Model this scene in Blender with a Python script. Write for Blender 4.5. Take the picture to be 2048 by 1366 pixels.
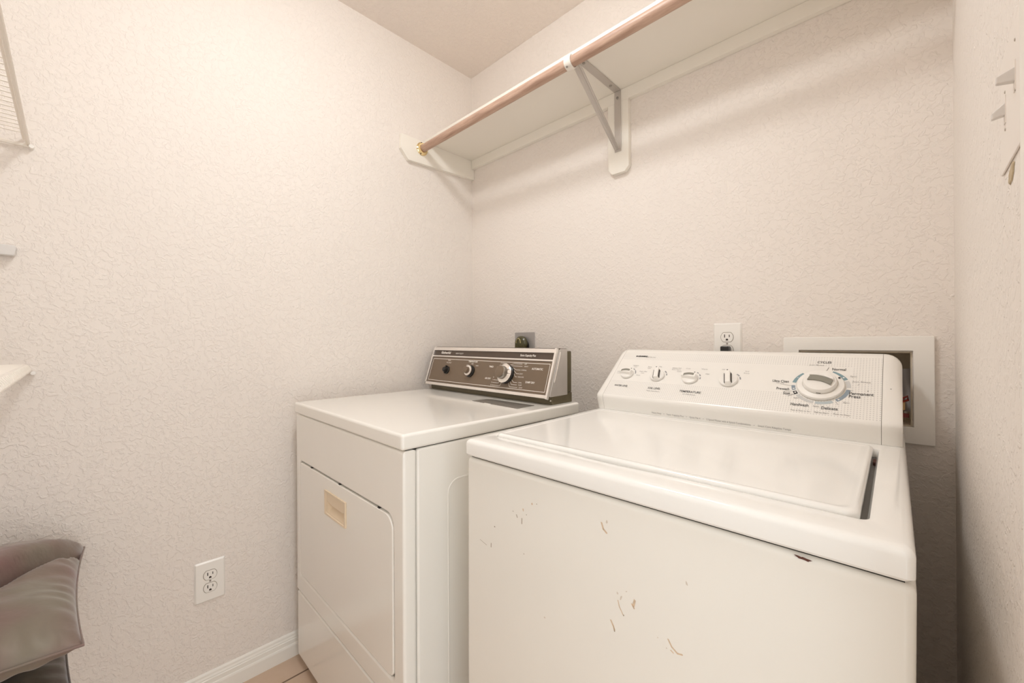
import bpy, bmesh, math, random
from mathutils import Vector, Matrix, noise
random.seed(7)
S = bpy.context.scene
COL = S.collection
for o in list(bpy.data.objects):
    bpy.data.objects.remove(o)

# ------------------------------------------------------------------ camera
FPX = 824.64
cam_d = bpy.data.cameras.new('camera')
cam_d.sensor_width = 36.0
cam_d.lens = 36.0 * FPX / 2048.0
cam_d.clip_start = 0.01
cam = bpy.data.objects.new('camera', cam_d)
COL.objects.link(cam)
_y, _p, _r = math.radians(44.1142), math.radians(0.0197), math.radians(-0.3974)
F = Vector((-math.sin(_y), math.cos(_y), 0)); R = Vector((math.cos(_y), math.sin(_y), 0)); U = Vector((0, 0, 1))
F2 = F * math.cos(_p) + U * math.sin(_p); U2 = U * math.cos(_p) - F * math.sin(_p)
R3 = R * math.cos(_r) + U2 * math.sin(_r); U3 = U2 * math.cos(_r) - R * math.sin(_r)
mw = Matrix((R3, U3, -F2)).transposed().to_4x4()
mw.translation = Vector((1.5912, -1.358, 1.1096))
cam.matrix_world = mw
S.camera = cam

# ------------------------------------------------------------------ world, exposure, big lights
w = bpy.data.worlds.new('hallway_fill'); S.world = w; w.use_nodes = True  # even ambient light added as fill, let in by the doorway
w.node_tree.nodes['Background'].inputs[0].default_value = (0.95, 0.985, 1.0, 1)
w.node_tree.nodes['Background'].inputs[1].default_value = 2.4
S.view_settings.view_transform = 'Standard'; S.view_settings.look = 'None'
S.view_settings.gamma = 1.0; S.view_settings.use_curve_mapping = False
S.view_settings.exposure = -0.07
LAMP_STRENGTH = 53.0
LAMP_POS = (0.86, -0.94, 2.4385)
S.cycles.diffuse_bounces = 8; S.cycles.max_bounces = 12

# ------------------------------------------------------------------ materials
MATS = {}
def mat(name, col, rough=0.5, metal=0.0, spec=0.5, coat=0.0, sheen=0.0, var=0.0, vscale=8.0, bump=None, emit=None):
    if name in MATS: return MATS[name]
    m = bpy.data.materials.new(name); m.use_nodes = True; nt = m.node_tree; b = nt.nodes['Principled BSDF']
    b.inputs['Roughness'].default_value = rough; b.inputs['Metallic'].default_value = metal
    b.inputs['Specular IOR Level'].default_value = spec
    b.inputs['Coat Weight'].default_value = coat; b.inputs['Coat Roughness'].default_value = 0.08
    b.inputs['Sheen Weight'].default_value = sheen
    tc = nt.nodes.new('ShaderNodeTexCoord')
    n = nt.nodes.new('ShaderNodeTexNoise'); n.inputs['Scale'].default_value = vscale; n.inputs['Detail'].default_value = 4
    nt.links.new(tc.outputs['Object'], n.inputs['Vector'])
    r = nt.nodes.new('ShaderNodeMix'); r.data_type = 'RGBA'
    v = var if var > 0 else 0.01
    r.inputs['A'].default_value = (col[0]*(1-v), col[1]*(1-v), col[2]*(1-v), 1)
    r.inputs['B'].default_value = (min(1, col[0]*(1+v)), min(1, col[1]*(1+v)), min(1, col[2]*(1+v)), 1)
    nt.links.new(n.outputs['Fac'], r.inputs['Factor']); nt.links.new(r.outputs['Result'], b.inputs['Base Color'])
    if emit:
        b.inputs['Emission Color'].default_value = (*emit[0], 1); b.inputs['Emission Strength'].default_value = emit[1]
    if bump: bump(nt, b, tc)
    MATS[name] = m
    return m

def knockdown(scale, dist, strength=0.6, lo=0.48, hi=0.60):
    def f(nt, b, tc):
        a = nt.nodes.new('ShaderNodeTexNoise'); a.inputs['Scale'].default_value = scale; a.inputs['Detail'].default_value = 3
        a.inputs['Roughness'].default_value = 0.55; a.inputs['Distortion'].default_value = 0.8
        nt.links.new(tc.outputs['Object'], a.inputs['Vector'])
        r = nt.nodes.new('ShaderNodeValToRGB'); r.color_ramp.elements[0].position = lo; r.color_ramp.elements[1].position = hi
        nt.links.new(a.outputs['Fac'], r.inputs['Fac'])
        fine = nt.nodes.new('ShaderNodeTexNoise'); fine.inputs['Scale'].default_value = scale*4; fine.inputs['Detail'].default_value = 2
        nt.links.new(tc.outputs['Object'], fine.inputs['Vector'])
        m = nt.nodes.new('ShaderNodeMath'); m.operation = 'MULTIPLY_ADD'; m.inputs[1].default_value = 0.25
        nt.links.new(fine.outputs['Fac'], m.inputs[0]); nt.links.new(r.outputs['Color'], m.inputs[2])
        bp = nt.nodes.new('ShaderNodeBump'); bp.inputs['Strength'].default_value = strength; bp.inputs['Distance'].default_value = dist
        nt.links.new(m.outputs[0], bp.inputs['Height']); nt.links.new(bp.outputs['Normal'], b.inputs['Normal'])
    return f

wallm = mat('wall_paint', (0.83, 0.775, 0.725), 0.62, spec=0.35, var=0.012, vscale=1.5, bump=knockdown(72, 0.0014, 0.62))
ceilm = mat('ceiling_paint', (0.845, 0.775, 0.72), 0.7, spec=0.3, bump=knockdown(85, 0.0014, 0.7))
trimm = mat('trim_paint', (0.87, 0.845, 0.79), 0.32, spec=0.5)
shelfm = mat('shelf_paint', (0.86, 0.825, 0.755), 0.38, spec=0.45)
enamel = mat('dryer_enamel', (0.91, 0.895, 0.85), 0.13, spec=0.55, coat=0.3)
enamelw = mat('washer_enamel', (0.89, 0.88, 0.85), 0.14, spec=0.55, coat=0.3)
enfront = mat('washer_cabinet_enamel', (0.87, 0.85, 0.795), 0.2, spec=0.5)
gapm = mat('gap_dark', (0.03, 0.025, 0.02), 0.8)
tubm = mat('tub_grey', (0.15, 0.14, 0.13), 0.5)
rustm = mat('rust', (0.11, 0.040, 0.028), 0.8, var=0.4, vscale=200)
plasticw = mat('white_plastic', (0.88, 0.86, 0.82), 0.3)
conplast = mat('washer_trim_plastic', (0.88, 0.86, 0.82), 0.27)
bracketm = mat('bracket_metal', (0.56, 0.52, 0.48), 0.4, metal=0.35)
ringm = mat('bracket_white', (0.80, 0.76, 0.70), 0.35)
brass = mat('polished_brass', (0.85, 0.68, 0.38), 0.12, metal=1.0)
chrome = mat('brushed_chrome', (0.88, 0.84, 0.80), 0.22, metal=0.75)
endcapm = mat('console_side_metal', (0.62, 0.59, 0.56), 0.38, metal=0.55, var=0.08, vscale=30)
brown = mat('brown_panel', (0.175, 0.125, 0.083), 0.35, var=0.05, vscale=20)
brownd = mat('dark_brown_panel', (0.085, 0.058, 0.042), 0.3)
olive = mat('olive_plinth', (0.14, 0.118, 0.07), 0.35, metal=0.3, var=0.15, vscale=25)
blackp = mat('black_plastic', (0.012, 0.011, 0.010), 0.3)
ink = mat('black_ink', (0.03, 0.03, 0.032), 0.5)
inkgrey = mat('grey_ink', (0.33, 0.32, 0.31), 0.5)
inkwhite = mat('white_ink', (0.90, 0.86, 0.80), 0.5)
teal = mat('teal_print', (0.22, 0.34, 0.38), 0.35)
slate = mat('slate_print', (0.28, 0.34, 0.40), 0.35)
paleb = mat('pale_blue_print', (0.50, 0.56, 0.58), 0.35)
palegrey = mat('pale_grey_print', (0.62, 0.62, 0.61), 0.35)
windowg = mat('knob_window_grey', (0.27, 0.26, 0.22), 0.35)
lintm = mat('lint_plate_grey', (0.20, 0.185, 0.165), 0.3, metal=0.3)
beige = mat('handle_beige', (0.82, 0.68, 0.50), 0.3)
platem = mat('steel_plate', (0.42, 0.40, 0.39), 0.35, metal=0.4)
plugm = mat('plug_dark_olive', (0.09, 0.08, 0.035), 0.25, var=0.4, vscale=60)
slotm = mat('slot_dark', (0.03, 0.02, 0.015), 0.6)
boxin = mat('supply_box_inside', (0.66, 0.58, 0.46), 0.6)
redm = mat('red_valve', (0.28, 0.03, 0.02), 0.35)
hosem = mat('black_hose', (0.02, 0.018, 0.016), 0.5)
greyhose = mat('grey_hose', (0.52, 0.50, 0.51), 0.45)
wirem = mat('wire_vinyl', (0.84, 0.79, 0.72), 0.3)
chipm = mat('chip_tan', (0.68, 0.53, 0.38), 0.6, var=0.3, vscale=150)
chipd = mat('chip_dark', (0.36, 0.30, 0.23), 0.6)
screwm = mat('screw_metal', (0.35, 0.32, 0.29), 0.35, metal=0.8)
stainm = mat('peeled_stain', (0.50, 0.40, 0.26), 0.7, var=0.35, vscale=90)

def wood():
    m = bpy.data.materials.new('rod_wood'); m.use_nodes = True; nt = m.node_tree; b = nt.nodes['Principled BSDF']
    tc = nt.nodes.new('ShaderNodeTexCoord'); mp = nt.nodes.new('ShaderNodeMapping'); mp.inputs['Scale'].default_value = (5, 60, 60)
    n = nt.nodes.new('ShaderNodeTexNoise'); n.inputs['Scale'].default_value = 1.6; n.inputs['Detail'].default_value = 6; n.inputs['Roughness'].default_value = 0.65
    r = nt.nodes.new('ShaderNodeValToRGB')
    r.color_ramp.elements[0].position = 0.3; r.color_ramp.elements[0].color = (0.35, 0.215, 0.155, 1)
    r.color_ramp.elements[1].position = 0.72; r.color_ramp.elements[1].color = (0.62, 0.435, 0.335, 1)
    nt.links.new(tc.outputs['Object'], mp.inputs['Vector']); nt.links.new(mp.outputs[0], n.inputs['Vector'])
    nt.links.new(n.outputs['Fac'], r.inputs['Fac']); nt.links.new(r.outputs['Color'], b.inputs['Base Color'])
    b.inputs['Roughness'].default_value = 0.45
    return m
woodm = wood()

def tiles():
    m = bpy.data.materials.new('floor_tile'); m.use_nodes = True; nt = m.node_tree; b = nt.nodes['Principled BSDF']
    tc = nt.nodes.new('ShaderNodeTexCoord'); mp = nt.nodes.new('ShaderNodeMapping')
    mp.inputs['Location'].default_value = (-0.11, 0.68, 0)
    br = nt.nodes.new('ShaderNodeTexBrick'); br.offset = 0.0; br.squash = 1.0
    br.inputs['Scale'].default_value = 1.0; br.inputs['Brick Width'].default_value = 0.33; br.inputs['Row Height'].default_value = 0.33
    br.inputs['Mortar Size'].default_value = 0.0035; br.inputs['Mortar Smooth'].default_value = 0.3
    n = nt.nodes.new('ShaderNodeTexNoise'); n.inputs['Scale'].default_value = 9; n.inputs['Detail'].default_value = 5
    r = nt.nodes.new('ShaderNodeValToRGB')
    r.color_ramp.elements[0].color = (0.52, 0.37, 0.26, 1); r.color_ramp.elements[1].color = (0.68, 0.53, 0.41, 1)
    nt.links.new(tc.outputs['Object'], mp.inputs['Vector']); nt.links.new(mp.outputs[0], br.inputs['Vector'])
    nt.links.new(tc.outputs['Object'], n.inputs['Vector']); nt.links.new(n.outputs['Fac'], r.inputs['Fac'])
    nt.links.new(r.outputs['Color'], br.inputs['Color1']); nt.links.new(r.outputs['Color'], br.inputs['Color2'])
    br.inputs['Mortar'].default_value = (0.20, 0.13, 0.085, 1)
    nt.links.new(br.outputs['Color'], b.inputs['Base Color'])
    bp = nt.nodes.new('ShaderNodeBump'); bp.invert = True; bp.inputs['Distance'].default_value = 0.002
    nt.links.new(br.outputs['Fac'], bp.inputs['Height']); nt.links.new(bp.outputs['Normal'], b.inputs['Normal'])
    b.inputs['Roughness'].default_value = 0.35
    return m
tilem = tiles()

def dotted():
    # white control panel with printed halftone dots along its upper and lower band and its right end
    m = bpy.data.materials.new('washer_panel'); m.use_nodes = True; nt = m.node_tree; b = nt.nodes['Principled BSDF']
    L = nt.links
    def M(op, a, b_=None, c=None):
        n = nt.nodes.new('ShaderNodeMath'); n.operation = op
        for i, v in enumerate((a, b_, c)):
            if v is None: continue
            if isinstance(v, (int, float)): n.inputs[i].default_value = v
            else: L.new(v, n.inputs[i])
        return n.outputs[0]
    tc = nt.nodes.new('ShaderNodeTexCoord'); sp = nt.nodes.new('ShaderNodeSeparateXYZ'); L.new(tc.outputs['Object'], sp.inputs[0])
    x, z = sp.outputs[0], sp.outputs[2]
    P, Q = 0.0052, 0.0036
    fx = M('SUBTRACT', M('FRACT', M('DIVIDE', M('ADD', x, 2.0), P)), 0.5)
    fz = M('SUBTRACT', M('FRACT', M('DIVIDE', z, Q)), 0.5)
    d2 = M('ADD', M('MULTIPLY', fx, fx), M('MULTIPLY', fz, fz))
    dot = M('LESS_THAN', d2, 0.065)
    top = M('GREATER_THAN', z, 1.044)
    low = M('MULTIPLY', M('LESS_THAN', z, 0.982), M('GREATER_THAN', z, 0.944))
    right = M('MULTIPLY', M('GREATER_THAN', x, -0.085), M('GREATER_THAN', z, 0.944))
    top = M('MULTIPLY', top, M('LESS_THAN', z, 1.066))
    right = M('MULTIPLY', right, M('LESS_THAN', z, 1.066))
    mask = M('MINIMUM', M('ADD', M('ADD', top, low), right), 1.0)
    fac = M('MULTIPLY', M('MULTIPLY', dot, mask), 0.42)
    mx = nt.nodes.new('ShaderNodeMix'); mx.data_type = 'RGBA'
    mx.inputs['A'].default_value = (0.88, 0.86, 0.82, 1); mx.inputs['B'].default_value = (0.45, 0.44, 0.43, 1)
    L.new(fac, mx.inputs['Factor']); L.new(mx.outputs['Result'], b.inputs['Base Color'])
    b.inputs['Roughness'].default_value = 0.24
    return m
panelw = dotted()

def satin(name, c1, c2):
    m = bpy.data.materials.new(name); m.use_nodes = True; nt = m.node_tree; b = nt.nodes['Principled BSDF']
    tc = nt.nodes.new('ShaderNodeTexCoord'); n = nt.nodes.new('ShaderNodeTexNoise'); n.inputs['Scale'].default_value = 5; n.inputs['Detail'].default_value = 2
    r = nt.nodes.new('ShaderNodeValToRGB'); r.color_ramp.elements[0].position = 0.38; r.color_ramp.elements[1].position = 0.62
    r.color_ramp.elements[0].color = (*c1, 1); r.color_ramp.elements[1].color = (*c2, 1)
    L = nt.links; L.new(tc.outputs['Object'], n.inputs['Vector']); L.new(n.outputs['Fac'], r.inputs['Fac']); L.new(r.outputs['Color'], b.inputs['Base Color'])
    f = nt.nodes.new('ShaderNodeTexNoise'); f.inputs['Scale'].default_value = 22; f.inputs['Detail'].default_value = 3
    bp = nt.nodes.new('ShaderNodeBump'); bp.inputs['Distance'].default_value = 0.006; bp.inputs['Strength'].default_value = 0.35
    L.new(tc.outputs['Object'], f.inputs['Vector']); L.new(f.outputs['Fac'], bp.inputs['Height']); L.new(bp.outputs['Normal'], b.inputs['Normal'])
    b.inputs['Roughness'].default_value = 0.52; b.inputs['Metallic'].default_value = 0.10
    b.inputs['Sheen Weight'].default_value = 0.4; b.inputs['Sheen Roughness'].default_value = 0.4
    return m
satin1 = satin('mauve_satin', (0.19, 0.10, 0.095), (0.185, 0.158, 0.118))
satin2 = satin('shaded_plum_satin', (0.030, 0.010, 0.026), (0.11, 0.09, 0.06))  # plum cloth, with the shade under the upper pillow put into its colour

# ------------------------------------------------------------------ mesh helpers
def link(name, bm, m, parent=None, smooth=False, bevel=0.0, seg=3, angle=35):
    bmesh.ops.recalc_face_normals(bm, faces=bm.faces)
    me = bpy.data.meshes.new(name); bm.to_mesh(me); bm.free()
    o = bpy.data.objects.new(name, me); COL.objects.link(o)
    for x in (m if isinstance(m, (list, tuple)) else [m]): me.materials.append(x)
    if parent is not None: o.parent = parent
    if bevel > 0:
        md = o.modifiers.new('bevel', 'BEVEL'); md.width = bevel; md.segments = seg; md.limit_method = 'ANGLE'; md.angle_limit = math.radians(angle)
        smooth = True
    if smooth:
        for p in me.polygons: p.use_smooth = True
        e = o.modifiers.new('wn', 'WEIGHTED_NORMAL') if bevel > 0 else None
        if e: e.keep_sharp = True
        else:
            me.set_sharp_from_angle(angle=math.radians(angle))
    return o
def tag(o, label=None, cat=None, group=None, kind=None):
    if label: o['label'] = label
    if cat: o['category'] = cat
    if group: o['group'] = group
    if kind: o['kind'] = kind
    return o
def empty(name, loc=(0, 0, 0), rot=(0, 0, 0)):
    o = bpy.data.objects.new(name, None); COL.objects.link(o); o.location = loc; o.rotation_euler = rot; o.empty_display_size = 0.05
    return o
def box(bm, x0, x1, y0, y1, z0, z1, mi=0):
    v = [bm.verts.new(p) for p in ((x0,y0,z0),(x1,y0,z0),(x1,y1,z0),(x0,y1,z0),(x0,y0,z1),(x1,y0,z1),(x1,y1,z1),(x0,y1,z1))]
    for f in ((0,3,2,1),(4,5,6,7),(0,1,5,4),(1,2,6,5),(2,3,7,6),(3,0,4,7)):
        bm.faces.new([v[i] for i in f]).material_index = mi
def prism(bm, pts, a, b, axis='x', mi=0):
    """pts: 2D outline in the other two axes (in xyz order), swept from a to b along axis"""
    def P(p, t):
        return {'x': (t, p[0], p[1]), 'y': (p[0], t, p[1]), 'z': (p[0], p[1], t)}[axis]
    A = [bm.verts.new(P(p, a)) for p in pts]; B = [bm.verts.new(P(p, b)) for p in pts]
    n = len(pts)
    bm.faces.new(A).material_index = mi; bm.faces.new(B[::-1]).material_index = mi
    for i in range(n): bm.faces.new((A[i], B[i], B[(i+1) % n], A[(i+1) % n])).material_index = mi
def rrect(x0, x1, y0, y1, r, nc=6, ns=8):
    """closed rounded rectangle, counterclockwise from lower-left; r = one radius or (bl, br, tr, tl)"""
    if not isinstance(r, (tuple, list)): r = (r,)*4
    cs = [(x0+r[0], y0+r[0], r[0], 180), (x1-r[1], y0+r[1], r[1], 270), (x1-r[2], y1-r[2], r[2], 0), (x0+r[3], y1-r[3], r[3], 90)]
    pts = []; arcs = []
    for cx, cy, rr, a0 in cs:
        arcs.append([(cx+rr*math.cos(math.radians(a0+90*i/nc)), cy+rr*math.sin(math.radians(a0+90*i/nc))) for i in range(nc+1)])
    for k in range(4):
        pts += arcs[k]
        p, q = arcs[k][-1], arcs[(k+1) % 4][0]
        pts += [(p[0]+(q[0]-p[0])*i/ns, p[1]+(q[1]-p[1])*i/ns) for i in range(1, ns)]
    return pts
def ring(bm, outer, inner, a, b, axis='y', mi=0):
    def P(p, t): return {'x': (t, p[0], p[1]), 'y': (p[0], t, p[1]), 'z': (p[0], p[1], t)}[axis]
    n = len(outer)
    V = [[bm.verts.new(P(p, t)) for p in o] for o in (outer, inner) for t in (a, b)]
    oa, ob, ia, ib = V
    for i in range(n):
        j = (i+1) % n
        for q in ((oa[i], oa[j], ia[j], ia[i]), (ob[i], ib[i], ib[j], ob[j]), (oa[i], ob[i], ob[j], oa[j]), (ia[i], ia[j], ib[j], ib[i])):
            bm.faces.new(q).material_index = mi
def lathe(bm, prof, mtx, n=40, mi=0, cap=True):
    """prof: (radius, height) list revolved about local z, then transformed"""
    rings = []
    for r, h in prof:
        rings.append([bm.verts.new(mtx @ Vector((r*math.cos(2*math.pi*i/n), r*math.sin(2*math.pi*i/n), h))) for i in range(n)])
    for a, b in zip(rings, rings[1:]):
        for i in range(n):
            j = (i+1) % n
            bm.faces.new((a[i], a[j], b[j], b[i])).material_index = mi
    if cap:
        bm.faces.new(rings[0][::-1]).material_index = mi; bm.faces.new(rings[-1]).material_index = mi
def tube(bm, pts, r, n=12, mi=0):
    pts = [Vector(p) for p in pts]; rings = []
    up = Vector((0.123, 0.31, 0.94)).normalized()
    for i, p in enumerate(pts):
        d = (pts[min(i+1, len(pts)-1)] - pts[max(i-1, 0)]).normalized()
        a = d.cross(up)
        if a.length < 0.05: a = d.cross(Vector((1, 0, 0)))
        a.normalize(); b = d.cross(a).normalized()
        rings.append([bm.verts.new(p + a*r*math.cos(2*math.pi*k/n) + b*r*math.sin(2*math.pi*k/n)) for k in range(n)])
    for a, b in zip(rings, rings[1:]):
        for k in range(n):
            bm.faces.new((a[k], a[(k+1) % n], b[(k+1) % n], b[k])).material_index = mi
    bm.faces.new(rings[0][::-1]).material_index = mi; bm.faces.new(rings[-1]).material_index = mi
def NB(): return bmesh.new()
def frame(origin, ex, ez):
    """matrix with local x = ex, z = ez (outward normal)"""
    ex = Vector(ex).normalized(); ez = Vector(ez).normalized(); ey = ez.cross(ex)
    m = Matrix((ex, ey, ez)).transposed().to_4x4(); m.translation = Vector(origin); return m
def face_frame(y0, z0, y1, z1):
    """sloped panel: local x along body x, local y up the slope, local z out of the panel"""
    s = Vector((0, y1-y0, z1-z0)).normalized()
    ex = Vector((1, 0, 0)); ez = ex.cross(s)
    m = Matrix((ex, s, ez)).transposed().to_4x4(); m.translation = Vector((0, y0, z0)); return m
def text_into(bm, items, mtx, lift=0.0004):
    """items: (string, u, t, size, align, material index, condense, bold offset)"""
    for it in items:
        s, u, t, size = it[:4]; al_ = it[4] if len(it) > 4 else 'CENTER'; mi = it[5] if len(it) > 5 else 0
        sx = it[6] if len(it) > 6 else 1.0; off = it[7] if len(it) > 7 else 0.0
        cu = bpy.data.curves.new('t', 'FONT'); cu.body = s; cu.size = size; cu.align_x = al_; cu.align_y = 'CENTER'; cu.offset = off; cu.resolution_u = 3
        ob = bpy.data.objects.new('t', cu); me = bpy.data.meshes.new_from_object(ob)
        b2 = bmesh.new(); b2.from_mesh(me)
        if sx < 0.2:      # a printed width in metres
            xs = [v.co.x for v in b2.verts]; sx = sx/(max(xs)-min(xs))
        vm = {v: bm.verts.new(mtx @ Vector((v.co.x*sx+u, v.co.y+t, lift))) for v in b2.verts}
        for f in b2.faces:
            try: bm.faces.new([vm[v] for v in f.verts]).material_index = mi
            except ValueError: pass
        b2.free(); bpy.data.objects.remove(ob); bpy.data.meshes.remove(me); bpy.data.curves.remove(cu)
def link_flat(name, bm, m, parent):
    me = bpy.data.meshes.new(name); bm.to_mesh(me); bm.free()
    o = bpy.data.objects.new(name, me); COL.objects.link(o); o.parent = parent
    for x in (m if isinstance(m, (list, tuple)) else [m]): me.materials.append(x)
    return o
def arc_seg(bm, mtx, c, r0, r1, a0, a1, mi, lift=0.0005, n=14):
    """arc on a face; angles clockwise from up, degrees"""
    A = []; B = []
    for i in range(n+1):
        a = math.radians(a0+(a1-a0)*i/n)
        A.append(bm.verts.new(mtx @ Vector((c[0]+r0*math.sin(a), c[1]+r0*math.cos(a), lift))))
        B.append(bm.verts.new(mtx @ Vector((c[0]+r1*math.sin(a), c[1]+r1*math.cos(a), lift))))
    for i in range(n): bm.faces.new((A[i], B[i], B[i+1], A[i+1])).material_index = mi
def disc_flat(bm, mtx, c, r, mi, lift=0.0006, n=14):
    bm.faces.new([bm.verts.new(mtx @ Vector((c[0]+r*math.cos(2*math.pi*i/n), c[1]+r*math.sin(2*math.pi*i/n), lift))) for i in range(n)]).material_index = mi
def line_flat(bm, mtx, pts, wd, mi, lift=0.0006):
    for (a, b) in zip(pts, pts[1:]):
        a = Vector(a); b = Vector(b); d = (b-a).normalized(); n = Vector((-d.y, d.x))*wd/2
        bm.faces.new([bm.verts.new(mtx @ Vector((q.x, q.y, lift))) for q in (a-n, b-n, b+n, a+n)]).material_index = mi

# ================================================================== THE ROOM
H = 2.4385; W = 1.6606; YF = -1.775; T = 0.12
BX0, BX1, BZ0, BZ1 = 1.371, 1.5915, 0.902, 1.0790      # supply box opening in the back wall
bm = NB()
box(bm, -T, BX0, 0, T, 0, H); box(bm, BX1, W+T, 0, T, 0, H); box(bm, BX0, BX1, 0, T, 0, BZ0); box(bm, BX0, BX1, 0, T, BZ1, H)
tag(link('wall_back', bm, wallm), kind='structure')
bm = NB(); box(bm, -T, 0, YF-T, 0, 0, H); tag(link('wall_left', bm, wallm), kind='structure')
bm = NB(); box(bm, 0, W+T, YF-T, YF, 0, H); tag(link('wall_front', bm, wallm), kind='structure')
DY0, DY1 = -1.62, -0.928
bm = NB(); box(bm, W, W+T, DY1, 0, 0, H); box(bm, W, W+T, YF, DY0, 0, H); box(bm, W, W+T, DY0, DY1, 2.04, H)
tag(link('wall_right', bm, wallm), kind='structure')
bm = NB(); box(bm, -T, W+T, YF-T, T, H, H+0.08); tag(link('ceiling', bm, ceilm), kind='structure')
bm = NB(); box(bm, -T, W+1.3, YF-T, T, -0.06, 0); tag(link('floor', bm, tilem), kind='structure')
# door casing on the right wall round the opening
bm = NB()
prof = [(0, 0), (0.016, 0.0), (0.016, -0.02), (0.012, -0.035), (0.010, -0.060), (0, -0.066)]
ry0 = -0.8665
box(bm, W-0.010, W, DY1, ry0, 0, 2.11); box(bm, W-0.015, W, DY1, DY1+0.022, 0, 2.11)
box(bm, W-0.010, W, DY0-0.066, DY0, 0, 2.11); box(bm, W-0.010, W, DY0, DY1, 2.04, 2.11)
box(bm, W, W+T, DY1-0.018, DY1, 0, 2.04); box(bm, W, W+T, DY0, DY0+0.018, 0, 2.04)
tag(link('trim_1', bm, trimm, bevel=0.003), kind='structure')
# baseboards
bp = [(0, 0), (0.0145, 0), (0.0145, 0.040), (0.0130, 0.0455), (0.0105, 0.0465), (0.0105, 0.060), (0.0080, 0.0615), (0.0080, 0.0655), (0.0060, 0.0700), (0.0055, 0.0760), (0.003, 0.080), (0, 0.081)]
bm = NB(); prism(bm, bp, YF, 0, 'y'); tag(link('baseboard_left', bm, trimm), kind='structure')
bm = NB(); prism(bm, [(-a, b) for a, b in bp], 0.014, W, 'x'); tag(link('baseboard_back', bm, trimm), kind='structure')

# ceiling lamp
lamp = empty('ceiling_light', LAMP_POS); tag(lamp, 'frosted dome light on the ceiling above the room', 'ceiling light')
flip = Matrix.Rotation(math.pi, 4, 'X')
bm = NB(); lathe(bm, [(0.155, 0), (0.155, 0.018), (0.13, 0.024)], flip, 40); link('base', bm, ringm, lamp, smooth=True)
bm = NB(); lathe(bm, [(0.128, 0.0245), (0.125, 0.045), (0.105, 0.070), (0.07, 0.088), (0.02, 0.096)], flip, 40)
link('glass_dome', bm, mat('lamp_glass', (0.9, 0.88, 0.84), 0.3, emit=((0.95, 0.97, 0.975), LAMP_STRENGTH)), lamp, smooth=True)

# ================================================================== SHELF, ROD, BRACKET
sh = empty('closet_shelf', (0, 0, 0)); tag(sh, 'long cream painted board shelf with wall cleats above the washer and dryer', 'shelf')
bm = NB(); box(bm, 0.001, W-0.001, -0.281, -0.0005, 2.012, 2.0305); link('board', bm, shelfm, sh, bevel=0.0015)
bm = NB(); box(bm, 0.020, W-0.001, -0.019, -0.0005, 1.9705, 2.0118); link('back_cleat', bm, shelfm, sh, bevel=0.001)
def side_cleat(x0, x1):
    bm = NB(); prism(bm, [(-0.0005, 1.9215), (-0.377, 1.9075), (-0.4136, 1.949), (-0.411, 2.0118), (-0.0005, 2.0118)], x0, x1, 'x')
    return link('side_cleat', bm, shelfm, sh, bevel=0.001)
side_cleat(0.0005, 0.019); side_cleat(W-0.019, W-0.0005)
bm = NB(); prism(bm, [(0.7925, 1.735), (0.808, 1.7165), (0.858, 1.7165), (0.8745, 1.733), (0.8745, 1.9703), (0.7925, 1.9703)], -0.019, -0.0005, 'y')
link('bracket_backer', bm, shelfm, sh, bevel=0.001)

rod = empty('closet_rod', (0, -0.308, 1.975)); tag(rod, 'round wooden clothes rod under the front of the long shelf', 'clothes rod')
bm = NB()
tube(bm, [(0.0265+i*(W-0.053)/12, 0, 0) for i in range(13)], 0.0165, 28)
link('wooden_rod', bm, woodm, rod, smooth=True)
for sx, x in ((1, 0.0195), (-1, W-0.0195)):
    m_ = frame((x, 0, 0), (0, 1, 0), (sx, 0, 0))
    bm = NB(); lathe(bm, [(0.0285, 0), (0.0285, 0.003), (0.024, 0.006), (0.0215, 0.016), (0.0175, 0.016), (0.0175, 0.004)], m_, 36)
    k = link('rod_socket', bm, brass, rod, smooth=True)
    for a in (100, 190, 250):
        bm = NB(); q = m_ @ Vector((0.0265*math.cos(math.radians(a)), 0.0265*math.sin(math.radians(a)), 0.004))
        lathe(bm, [(0.003, 0), (0.002, 0.0015)], frame(q, (0, 1, 0), (sx, 0, 0)), 10)
        link('screw', bm, slotm, k)

br = empty('shelf_bracket', (0.834, 0, 0)); tag(br, 'grey metal triangular bracket holding the shelf and the rod', 'bracket')
bm = NB()
box(bm, -0.013, 0.013, -0.0225, -0.0195, 1.792, 2.009)
link('wall_arm', bm, bracketm, br, bevel=0.001)
bm = NB(); box(bm, -0.013, 0.013, -0.272, -0.0225, 2.0085, 2.0115); link('top_arm', bm, bracketm, br, bevel=0.001)
# ribbed diagonal brace
a = Vector((0, -0.026, 1.800)); b = Vector((0, -0.281, 1.992)); d = (b-a).normalized(); nn = Vector((0, d.z, -d.y))*-1
bm = NB()
sec = [(-0.0125, 0), (-0.0125, 0.004), (-0.0075, 0.004), (-0.004, 0.0015), (0.004, 0.0015), (0.0075, 0.004), (0.0125, 0.004), (0.0125, 0)]
A_ = []; B_ = []
for u, v in sec:
    A_.append(bm.verts.new(a + Vector((u*0.75, 0, 0)) + nn*v)); B_.append(bm.verts.new(b + Vector((u, 0, 0)) + nn*v))
bm.faces.new(A_); bm.faces.new(B_[::-1])
for i in range(8): bm.faces.new((A_[i], B_[i], B_[(i+1) % 8], A_[(i+1) % 8]))
link('diagonal_brace', bm, bracketm, br, smooth=True, angle=20)
bm = NB()
arc = [(0.0170, math.radians(t)) for t in range(-60, 241, 15)]
outer = [(-0.308 + 0.0205*math.cos(t), 1.975 - 0.0205*math.sin(t)) for _, t in arc]
inner = [(-0.308 + r*math.cos(t), 1.975 - r*math.sin(t)) for r, t in arc]
pts = outer + inner[::-1]
prism(bm, pts, -0.012, 0.012, 'x')
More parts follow.
